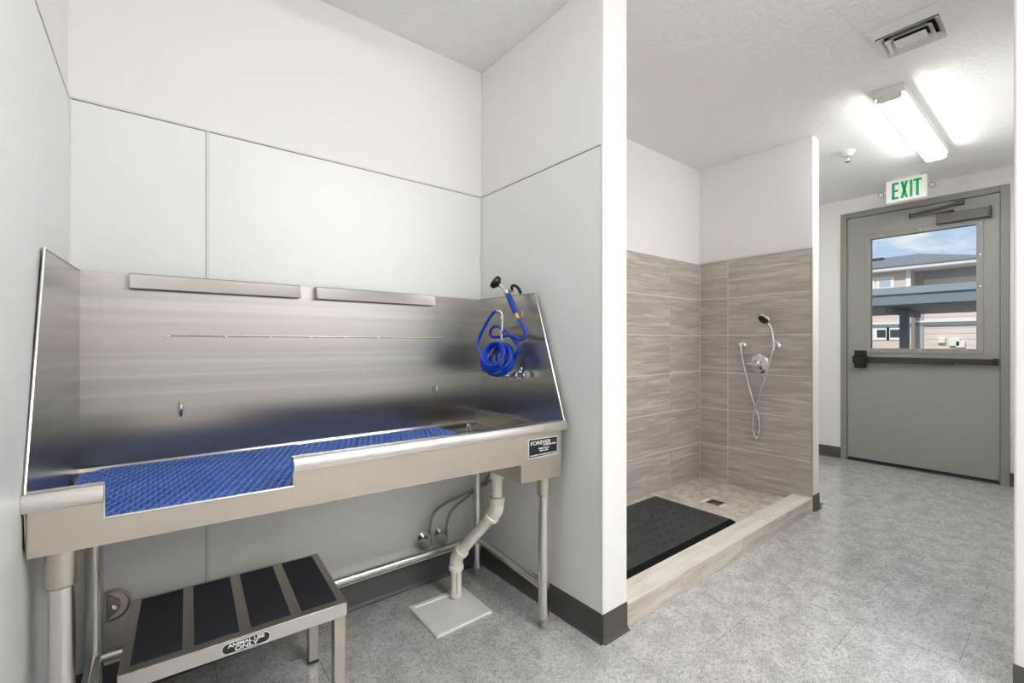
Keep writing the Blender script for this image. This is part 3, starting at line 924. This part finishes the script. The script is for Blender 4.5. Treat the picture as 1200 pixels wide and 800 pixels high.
y0 = YB - 0.045
stop_valve(0.949, 'left chrome stop valve with braided hose low on the back wall', [(0.968, y0, 0.225), (0.970, y0, 0.270), (0.998, y0 + .005, 0.324), (1.058, y0, 0.356), (1.125, y0 + .0, 0.368), (1.185, y0 - 0.02, 0.395), (1.215, y0 - 0.10, 0.46), (1.215, y0 - 0.16, 0.58)])
stop_valve(1.035, 'right chrome stop valve with braided hose low on the back wall', [(1.054, y0, 0.225), (1.056, y0, 0.255), (1.074, y0, 0.300), (1.116, y0 - .003, 0.336), (1.165, y0 - .012, 0.364), (1.205, y0 - 0.04, 0.405), (1.222, y0 - 0.12, 0.46), (1.222, y0 - 0.18, 0.58)])
rc = thing('hose_bib_box', 'round chrome wall plate with key lever beneath the tub left end', 'wall plate', (-0.102, YB - 0.003, 0.283))
MB().lathe([(0.048, 0), (0.048, 0.006), (0.043, 0.010), (0.040, 0.007), (0.0, 0.007)], (-0.102, YB - 0.003, 0.283), (0, -1, 0), 36).build('plate_rim', STEELF, rc)
MB().prism([(-0.112, 0.245), (-0.100, 0.255), (-0.080, 0.275), (-0.082, 0.298), (-0.098, 0.312), (-0.104, 0.318), (-0.112, 0.318)], 'Y', YB - 0.020, YB - 0.010).build('key_lever', BRAID, rc, bevel=0.002)
MB().lathe([(0.009, 0), (0.009, 0.014), (0.005, 0.016)], (-0.097, YB - 0.018, 0.284), (0, -1, 0)).build('key_hub', CHROME, rc)

# ------------------------------------------------------------------ step stool
st = thing('step_stool', 'stainless steel step stool with four black grip pads beside the tub', 'step stool', (0.192, 1.488, 0), R(-2.8))


def sp(m, name, mt, par=None, **k):
    return m.build(name, mt, par or st, off=(0, 0, 0), **k)


zt = 0.357
hw, hd_ = 0.247, 0.183
sp(MB().box(-hw, hw, -hd_, hd_, zt - 0.003, zt), 'top_plate', STEELF, bevel=0.001)
apn = MB().box(-hw, hw, -hd_, -hd_ + 0.003, zt - 0.038, zt - 0.001).box(-hw, hw, hd_ - 0.003, hd_, zt - 0.038, zt - 0.001)
apn.box(-hw, -hw + 0.003, -hd_, hd_, zt - 0.038, zt - 0.001).box(hw - 0.003, hw, -hd_, hd_, zt - 0.038, zt - 0.001)
sp(apn, 'apron', STEELB, bevel=0.001)
for x0, x1 in ((-0.227, -0.131), (-0.107, -0.013), (0.013, 0.106), (0.133, 0.226)):
    sp(MB().box(x0, x1, -0.157, 0.170, zt, zt + 0.0012), 'grip_pad', GRIT, smooth=False)
for sx in (-1, 1):
    for sy in (-1, 1):
        cx, cy = sx * (hw - 0.019), sy * (hd_ - 0.019)
        lg = sp(MB().box(cx - 0.0155, cx + 0.0155, cy - 0.0155, cy + 0.0155, 0.006, zt - 0.004), 'leg', STEELF, bevel=0.002)
        sp(MB().box(cx - 0.0165, cx + 0.0165, cy - 0.0165, cy + 0.0165, 0.0, 0.010), 'leg_tip', BLACK, lg, bevel=0.002)
# oval ANIMAL USE ONLY label on the front apron
def stadium(x0, x1, z0, z1, n=10):
    r = (z1 - z0) / 2
    zc = (z0 + z1) / 2
    p = [(x1 - r + r * math.cos(a), zc + r * math.sin(a)) for a in [math.pi * (-.5 + i / n) for i in range(n + 1)]]
    p += [(x0 + r + r * math.cos(a), zc + r * math.sin(a)) for a in [math.pi * (.5 + i / n) for i in range(n + 1)]]
    return p


yb_ = -hd_
al = sp(MB().prism(stadium(-0.053, 0.053, 0.3235, 0.3505), 'Y', yb_ - 0.0006, yb_), 'warning_label', WHITE, smooth=False)
sp(MB().prism(stadium(-0.0515, 0.0515, 0.325, 0.349), 'Y', yb_ - 0.0010, yb_ - 0.0004), 'label_face', BLACK, al, smooth=False)
al['label'] = 'black oval label reading ANIMAL USE ONLY'
for txt, sz, w, cz in (('ANIMAL USE', 0.0115, 0.080, 0.3425), ('ONLY', 0.0135, 0.052, 0.3315)):
    l_ = lettering(txt, sz, WHITE, None, (0, yb_ - 0.0014, cz), (1, 0, 0), (0, 0, 1), width=w, bold=0.0004)
    l_.parent = al

# ------------------------------------------------------------------ exit door
XF = XD
door = bpy.data.objects.new('door_1', None)
COL.objects.link(door)
door.location = (XD, 0.88, 0)
struct(door)
Y0, Y1, ZD = 0.3391, 1.4215, 2.305
fr = MB()
# three stepped faces of the steel frame: outer casing, stop, rebate
fr.box(XD - 0.012, XD + T, Y0, Y0 + 0.050, 0, ZD).box(XD - 0.012, XD + T, Y1 - 0.050, Y1, 0, ZD).box(XD - 0.012, XD + T, Y0 + 0.050, Y1 - 0.050, ZD - 0.050, ZD)
fr.build('door_frame', FRAMEPAINT, door, bevel=0.003)
MB().box(XD + 0.048, XD + T - 0.004, Y0 + 0.048, Y0 + 0.062, 0, ZD - 0.05).box(XD + 0.048, XD + T - 0.004, Y1 - 0.062, Y1 - 0.048, 0, ZD - 0.05).box(XD + 0.048, XD + T - 0.004, Y0 + .062, Y1 - .062, ZD - 0.064, ZD - 0.048).build('door_stop', FRAMEPAINT, door, bevel=0.001)
wy0, wy1, wz0, wz1 = 0.515, 1.196, 1.039, 2.038
ly0, ly1, lz0, lz1 = Y0 + 0.053, Y1 - 0.053, 0.012, ZD - 0.054
xa, xb = XD + 0.002, XD + 0.046
leaf = MB().box(xa, xb, ly0, wy0, lz0, lz1).box(xa, xb, wy1, ly1, lz0, lz1).box(xa, xb, wy0, wy1, lz0, wz0).box(xa, xb, wy0, wy1, wz1, lz1)
lf = leaf.build('door_leaf', DOORPAINT, door, smooth=False)
gw = 0.036
gf_ = MB()
for xx0, xx1 in ((xa - 0.006, xa + 0.0), (xb, xb + 0.006)):
    gf_.box(xx0, xx1, wy0 - gw, wy0 + 0.004, wz0 - gw, wz1 + gw).box(xx0, xx1, wy1 - 0.004, wy1 + gw, wz0 - gw, wz1 + gw)
    gf_.box(xx0, xx1, wy0, wy1, wz0 - gw, wz0 + 0.004).box(xx0, xx1, wy0, wy1, wz1 - 0.004, wz1 + gw)
gfo = gf_.build('glazing_frame', DOORPAINT, door, bevel=0.002)
sc_ = MB()
for i in range(5):
    t = i / 4
    for y, z in ((wy0 - gw / 2, wz0 + (wz1 - wz0) * t), (wy1 + gw / 2, wz0 + (wz1 - wz0) * t)):
        sc_.lathe([(0.006, 0), (0.0055, 0.0015), (0, 0.0025)], (xa - 0.006, y, z), (-1, 0, 0), 10)
for i in range(3):
    y = wy0 + (wy1 - wy0) * (0.12 + 0.38 * i)
    for z in (wz0 - gw / 2, wz1 + gw / 2):
        sc_.lathe([(0.006, 0), (0.0055, 0.0015), (0, 0.0025)], (xa - 0.006, y, z), (-1, 0, 0), 10)
sc_.build('glazing_screws', CHROME, gfo)
MB().box(xa + 0.018, xa + 0.024, wy0 - 0.005, wy1 + 0.005, wz0 - 0.005, wz1 + 0.005).build('glass_pane', GLASS, door, smooth=False)
MB().box(XD - 0.010, XD + T + 0.02, Y0 + 0.05, Y1 - 0.05, 0.0, 0.008).build('threshold', BARMETAL, door, bevel=0.002)
MB().box(xa - 0.003, xa, ly0 + 0.004, ly1 - 0.004, 0.010, 0.028).build('door_sweep', BLACK, door, smooth=False)
# panic bar
pb = MB().box(xa - 0.075, xa, 1.222, 1.300, 0.862, 1.024).box(xa - 0.085, xa - 0.02, 1.205, 1.312, 0.905, 0.975)
pb_o = pb.build('panic_bar', BLACK, door, bevel=0.006)
MB().box(xa - 0.060, xa - 0.004, 0.640, 1.215, 0.915, 0.966).build('push_pad', BARMETAL, pb_o, bevel=0.006)
MB().box(xa - 0.048, xa - 0.002, 0.402, 0.642, 0.922, 0.964).build('bar_rail', BARMETAL, pb_o, bevel=0.004)
MB().box(xa - 0.056, xa, 0.398, 0.425, 0.916, 0.970).build('end_cap', BLACK, pb_o, bevel=0.005)
# closer
cb = MB().box(xa - 0.060, xa, 0.445, 0.746, 2.072, 2.150).build('door_closer', CLOSER, door, bevel=0.003)
MB().box(xa - 0.062, xa + 0.0, 0.436, 0.446, 2.066, 2.155).build('closer_cap', BLACK, cb, bevel=0.002)
MB().cyl((xa - 0.035, 0.655, 2.150), (xa - 0.035, 0.655, 2.172), 0.012).hull8(
    [(xa - 0.04, 0.645, 2.164), (xa - 0.02, 0.645, 2.164), (xa - 0.02, 0.645, 2.174), (xa - 0.04, 0.645, 2.174)],
    [(xa - 0.075, 0.905, 2.164), (xa - 0.055, 0.905, 2.164), (xa - 0.055, 0.905, 2.176), (xa - 0.075, 0.905, 2.176)]).hull8(
    [(xa - 0.075, 0.905, 2.170), (xa - 0.055, 0.905, 2.170), (xa - 0.055, 0.905, 2.186), (xa - 0.075, 0.905, 2.186)],
    [(xa - 0.045, 0.610, 2.212), (xa - 0.020, 0.610, 2.212), (xa - 0.020, 0.610, 2.232), (xa - 0.045, 0.610, 2.232)]).cyl(
    (xa - 0.065, 0.905, 2.158), (xa - 0.065, 0.905, 2.190), 0.012).box(xa - 0.05, XD - 0.012, 0.585, 0.64, 2.205, 2.250).build('closer_arm', BARMETAL, cb, bevel=0.001)

# ------------------------------------------------------------------ ceiling fixtures
def strip_light(x0, x1, y0, y1, label, lm=None):
    t_ = thing('ceiling_light', label, 'light', ((x0 + x1) / 2, (y0 + y1) / 2, ZC), 0, 'strip lights on the ceiling')
    MB().box(x0, x1, y0, y1, ZC - 0.046, ZC).build('housing', PLASTIC, t_, bevel=0.003)
    cy = (y0 + y1) / 2
    hw_ = (y1 - y0) / 2
    prof = [(cy - hw_ + .014, ZC - 0.045), (cy - hw_ + .011, ZC - 0.058), (cy - hw_ * .78, ZC - 0.070), (cy - hw_ * .4, ZC - 0.077), (cy, ZC - 0.074), (cy + hw_ * .4, ZC - 0.077), (cy + hw_ * .78, ZC - 0.070), (cy + hw_ - .011, ZC - 0.058), (cy + hw_ - .014, ZC - 0.045)]
    MB().prism(prof, 'X', x0 + 0.008, x1 - 0.008).build('diffuser', lm or LAMP, t_)
    MB().prism(prof, 'X', x0, x0 + 0.0075).build('end_plate', PLASTIC, t_)
    MB().prism(prof, 'X', x1 - 0.0075, x1).build('end_plate', PLASTIC, t_)
    return t_


strip_light(3.03, 4.27, 0.565, 0.695, 'lit white strip light on the hall ceiling near the exit sign')
strip_light(-0.10, 1.12, 0.545, 0.675, 'lit white strip light on the ceiling above the camera, outside the frame', LAMPN)
strip_light(0.80, 2.02, -1.00, -0.87, 'added fill strip light on the ceiling behind the camera, unseen, brightening the room', LAMP_FILL)  # added fill lamp, only there to brighten the room and hall

# supply vent, square four-way diffuser in nested frames
vt = thing('ceiling_vent', 'white square air diffuser with dark slots on the ceiling', 'vent', (2.557, 0.459, ZC))
VX0, VX1, VY0, VY1 = 2.425, 2.690, 0.325, 0.590


def ring(x0, x1, y0, y1, w, z_out, z_in, th=0.002):
    o = [(x0, y0), (x1, y0), (x1, y1), (x0, y1)]
    i = [(x0 + w, y0 + w), (x1 - w, y0 + w), (x1 - w, y1 - w), (x0 + w, y1 - w)]
    vs = [(x, y, z_out) for x, y in o] + [(x, y, z_in) for x, y in i] + [(x, y, z_in - th) for x, y in i] + [(x, y, z_out - th) for x, y in o]
    fs = []
    for a in range(4):
        b = (a + 1) % 4
        fs += [(a, b, 4 + b, 4 + a), (4 + a, 4 + b, 8 + b, 8 + a), (8 + a, 8 + b, 12 + b, 12 + a), (12 + a, 12 + b, b, a)]
    return MB().add(vs, fs)


VENT = mat('vent_enamel', srgb(226, 225, 222), 0.4)
ring(VX0, VX1, VY0, VY1, 0.030, ZC - 0.001, ZC - 0.030).build('vent_frame', VENT, vt)
MB().box(VX0 + 0.02, VX1 - 0.02, VY0 + 0.02, VY1 - 0.02, ZC - 0.004, ZC - 0.001).build('duct_opening', DARK, vt, smooth=False)
ring(VX0 + 0.036, VX1 - 0.034, VY0 + 0.030, VY1 - 0.030, 0.020, ZC - 0.036, ZC - 0.012).build('louvre', VENT, vt)
ring(VX0 + 0.068, VX1 - 0.060, VY0 + 0.056, VY1 - 0.056, 0.020, ZC - 0.038, ZC - 0.014).build('louvre', VENT, vt)
cxv, cyv = (VX0 + VX1) / 2 + 0.006, (VY0 + VY1) / 2
a_, b_ = 0.036, 0.052
MB().add([(cxv - a_, cyv - b_, ZC - 0.038), (cxv + a_, cyv - b_, ZC - 0.038), (cxv + a_, cyv + b_, ZC - 0.038), (cxv - a_, cyv + b_, ZC - 0.038), (cxv, cyv, ZC - 0.022),
          (cxv - a_, cyv - b_, ZC - 0.034), (cxv + a_, cyv - b_, ZC - 0.034), (cxv + a_, cyv + b_, ZC - 0.034), (cxv - a_, cyv + b_, ZC - 0.034), (cxv, cyv, ZC - 0.018)],
         [(0, 1, 4), (1, 2, 4), (2, 3, 4), (3, 0, 4), (5, 6, 9), (6, 7, 9), (7, 8, 9), (8, 5, 9), (0, 1, 6, 5), (1, 2, 7, 6), (2, 3, 8, 7), (3, 0, 5, 8)]).build('centre_plate', VENT, vt, smooth=False)

dt = thing('fire_sprinkler', 'small white sprinkler head on the hall ceiling near the shower wall', 'sprinkler', (3.82, 1.022, ZC))
MB().lathe([(0.046, 0), (0.044, 0.010), (0.030, 0.030), (0.020, 0.034), (0.020, 0.036)], (3.82, 1.022, ZC), (0, 0, -1)).build('canopy', PLASTIC, dt)
MB().lathe([(0.010, 0.03), (0.010, 0.048), (0.014, 0.052), (0.011, 0.056), (0.010, 0.068), (0.018, 0.072), (0.018, 0.075)], (3.82, 1.022, ZC), (0, 0, -1)).build('deflector', CHROME, dt)

# exit sign hung just below the ceiling
XE_ = 4.74
ex = thing('exit_sign', 'white EXIT sign with green letters above the grey exit door', 'sign', (XE_, 0.88, ZC))
body = MB().box(XE_, XE_ + 0.045, 0.752, 1.006, 2.240, 2.418).build('sign_box', EXITP, ex, bevel=0.004)
MB().box(XE_ + 0.008, XE_ + 0.038, 0.79, 0.97, 2.418, ZC).build('canopy', PLASTIC, ex, bevel=0.002)
ch = {}
# letters built as flat strokes, left-to-right runs toward smaller Y
def strokes(name, polys):
    m = MB()
    for p in polys:
        m.prism(p, 'X', XE_ - 0.0016, XE_ + 0.0002)
    return m.build(name, EXITG, ex, smooth=False)


zt_, zb_ = 2.396, 2.262
sw = 0.017
def rect(ya, yb, za, zb): return [(ya, za), (yb, za), (yb, zb), (ya, zb)]
y = 0.966
strokes('letter_e', [rect(y, y - sw, zb_, zt_), rect(y, y - 0.042, zt_ - sw, zt_), rect(y, y - 0.040, (zb_ + zt_) / 2 - sw / 2, (zb_ + zt_) / 2 + sw / 2), rect(y, y - 0.042, zb_, zb_ + sw)])
y = 0.912
strokes('letter_x', [[(y, zt_), (y - sw * 1.05, zt_), (y - 0.048, zb_), (y - 0.048 + sw * 1.05, zb_)], [(y - 0.048, zt_), (y - 0.048 + sw * 1.05, zt_), (y, zb_), (y - sw * 1.05, zb_)]])
y = 0.855
strokes('letter_i', [rect(y, y - sw, zb_, zt_)])
y = 0.833
strokes('letter_t', [rect(y, y - 0.050, zt_ - sw, zt_), rect(y - 0.025 + sw / 2, y - 0.025 - sw / 2, zb_, zt_)])
for yy, zz in ((1.038, 2.322), (0.722, 2.322)):
    t_ = MB().lathe([(0.012, -0.030), (0.019, -0.022), (0.021, 0.0), (0.021, 0.006), (0.017, 0.008)], (XE_ + 0.015, yy, zz), (-1, 0.0, 0), 24).cyl((XE_ + 0.03, yy, zz), (XE_ + 0.03, 0.88, zz), 0.006).build('lamp_head', PLASTIC, ex)
    MB().tube([(XE_ + 0.0075, yy + 0.0185 * math.cos(a * math.pi / 12), zz + 0.0185 * math.sin(a * math.pi / 12)) for a in range(24)], 0.0022, 6, closed=True).build('lamp_ring', CLOSER, t_)
    MB().lathe([(0.014, 0.0082), (0.012, 0.011), (0, 0.012)], (XE_ + 0.015, yy, zz), (-1, 0, 0), 20).build('lens', PLASTIC, t_)

# ------------------------------------------------------------------ outside: yard, carport, building
ASPH = mat('asphalt', srgb(140, 138, 135), 0.9, mix=[((1, 1, 1), 3, 4, srgb(100, 99, 98), 0.4, 0.7)])
SIDE = mat('beige_siding', srgb(214, 196, 184), 0.75, bumps=[((0.2, 0.2, 6), 3, 0.2, 0.02)])
SIDEP = mat('pale_siding', srgb(222, 208, 200), 0.75)
SIDEG = mat('grey_facade', srgb(170, 168, 172), 0.75)
TRW = mat('white_trim', srgb(238, 236, 232), 0.6)
ROOF = mat('grey_shingles', srgb(136, 138, 141), 0.9, mix=[((1, 1, 1), 6, 5, srgb(106, 110, 118), 0.4, 0.65)])
BLUEG = mat('bluegrey_metal', srgb(116, 128, 138), 0.55)
BLUEGD = mat('bluegrey_fascia_top', srgb(138, 149, 157), 0.5)
PGLASS = mat('dark_window_glass', srgb(52, 66, 68), 0.1, spec=0.8)
SKYGL = mat('pale_window_glass', srgb(176, 190, 200), 0.1, spec=0.8)
struct(MB().box(XD + T, 70, -40, 50, -0.12, -0.04).build('ground_outside', ASPH, smooth=False))
cp = thing('carport', 'long blue-grey metal carport seen through the door window', 'carport', (20.7, 3.9, -0.04))
MB().box(18.0, 18.12, -6, 14, 2.265, 2.60).build('fascia', BLUEG, cp, smooth=False)
MB().box(17.93, 18.05, -6, 14, 2.60, 2.81).build('gutter', BLUEGD, cp, smooth=False)
MB().box(18.0, 23.4, -6, 14, 2.22, 2.28).build('roof_deck', BARMETAL, cp, smooth=False)
for yy in (3.87, 10.2, -2.5):
    MB().box(20.58, 20.82, yy - 0.12, yy + 0.12, -0.04, 2.22).build('post', BLUEG, cp, smooth=False)
    MB().box(18.6, 22.8, yy - 0.08, yy + 0.08, 2.06, 2.22).build('roof_beam', BLUEG, cp, smooth=False)
bd = thing('apartment_building', 'two storey beige sided building with grey hip roof beyond the carport', 'building', (34, 6, -0.04))
MB().box(34.0, 46, 6.08, 18, -0.04, 5.45).build('wall_section', SIDE, bd, smooth=False)
wall2 = MB().box(35.2, 46, 2.9, 6.08, -0.04, 5.45).build('wall_section', SIDEP, bd, smooth=False)
MB().box(35.1, 35.2, 5.72, 6.08, -0.04, 5.30).box(35.15, 35.2, 2.9, 6.08, 4.78, 5.3).build('grey_strips', SIDEG, bd, smooth=False)  # grey strip at the corner and grey band below the eave
for i in range(16):
    z = 0.35 + i * 0.32
    if z > 4.7: break
    MB().box(35.175, 35.2, 2.9, 5.72, z, z + 0.27).build('siding_board', SIDEP, wall2, smooth=False)
MB().box(33.9, 34.0, 6.08, 18, 2.02, 2.20).box(35.08, 35.19, 2.9, 6.08, 2.10, 2.30).build('belly_band', BLUEG, bd, smooth=False)
MB().box(33.88, 34.0, 6.08, 18, 2.20, 2.29).box(35.06, 35.19, 2.9, 6.08, 2.30, 2.40).build('band_trim', TRW, bd, smooth=False)
MB().box(33.93, 34.02, 6.08, 6.28, -0.04, 5.3).build('corner_trim', TRW, bd, smooth=False)
MB().box(33.4, 33.55, 2.6, 18.5, 5.30, 5.52).box(33.4, 35.2, 2.6, 18.5, 5.28, 5.32).build('eave', TRW, bd, smooth=False)
rv = [(33.3, 2.6, 5.50), (33.3, 20, 5.50), (46.6, 20, 5.50), (46.6, 2.6, 5.50), (40, 6.7, 7.06), (40, 13, 7.0)]
MB().add(rv, [(0, 4, 5, 1), (0, 3, 4), (1, 5, 2), (2, 5, 4, 3), (0, 1, 2, 3)]).build('roof', ROOF, bd, smooth=False)
MB().box(38.4, 39.0, 8.3, 8.9, 6.5, 6.85).build('roof_vent', BARMETAL, bd, smooth=False)


def bwin(xp, y0, y1, z0, z1, glass):
    w = MB().box(xp - 0.06, xp, y0 - 0.16, y1 + 0.16, z0 - 0.14, z1 + 0.14).build('window', TRW, bd, smooth=False)
    MB().box(xp - 0.075, xp - 0.055, y0, y1, z0, z1).build('pane', glass, w, smooth=False)


def yk(px, X):
    return px * X


bwin(34.0, 6.98, 7.50, 4.42, 4.86, SKYGL)
bwin(34.0, 7.86, 8.4, 4.42, 4.86, SKYGL)
bwin(34.0, 7.20, 7.62, 1.42, 1.88, PGLASS)
bwin(34.0, 6.52, 7.00, 1.42, 1.88, PGLASS)
bwin(34.0, 7.95, 8.35, 1.42, 1.88, PGLASS)
for yy, zz, s_ in ((4.95, 1.25, 0.16), (4.42, 1.15, 0.22), (4.18, 1.02, 0.18)):
    MB().box(35.0, 35.2, yy - s_, yy + s_, zz - s_, zz + s_).build('meter_box', PLASTIC, bd, bevel=0.02)
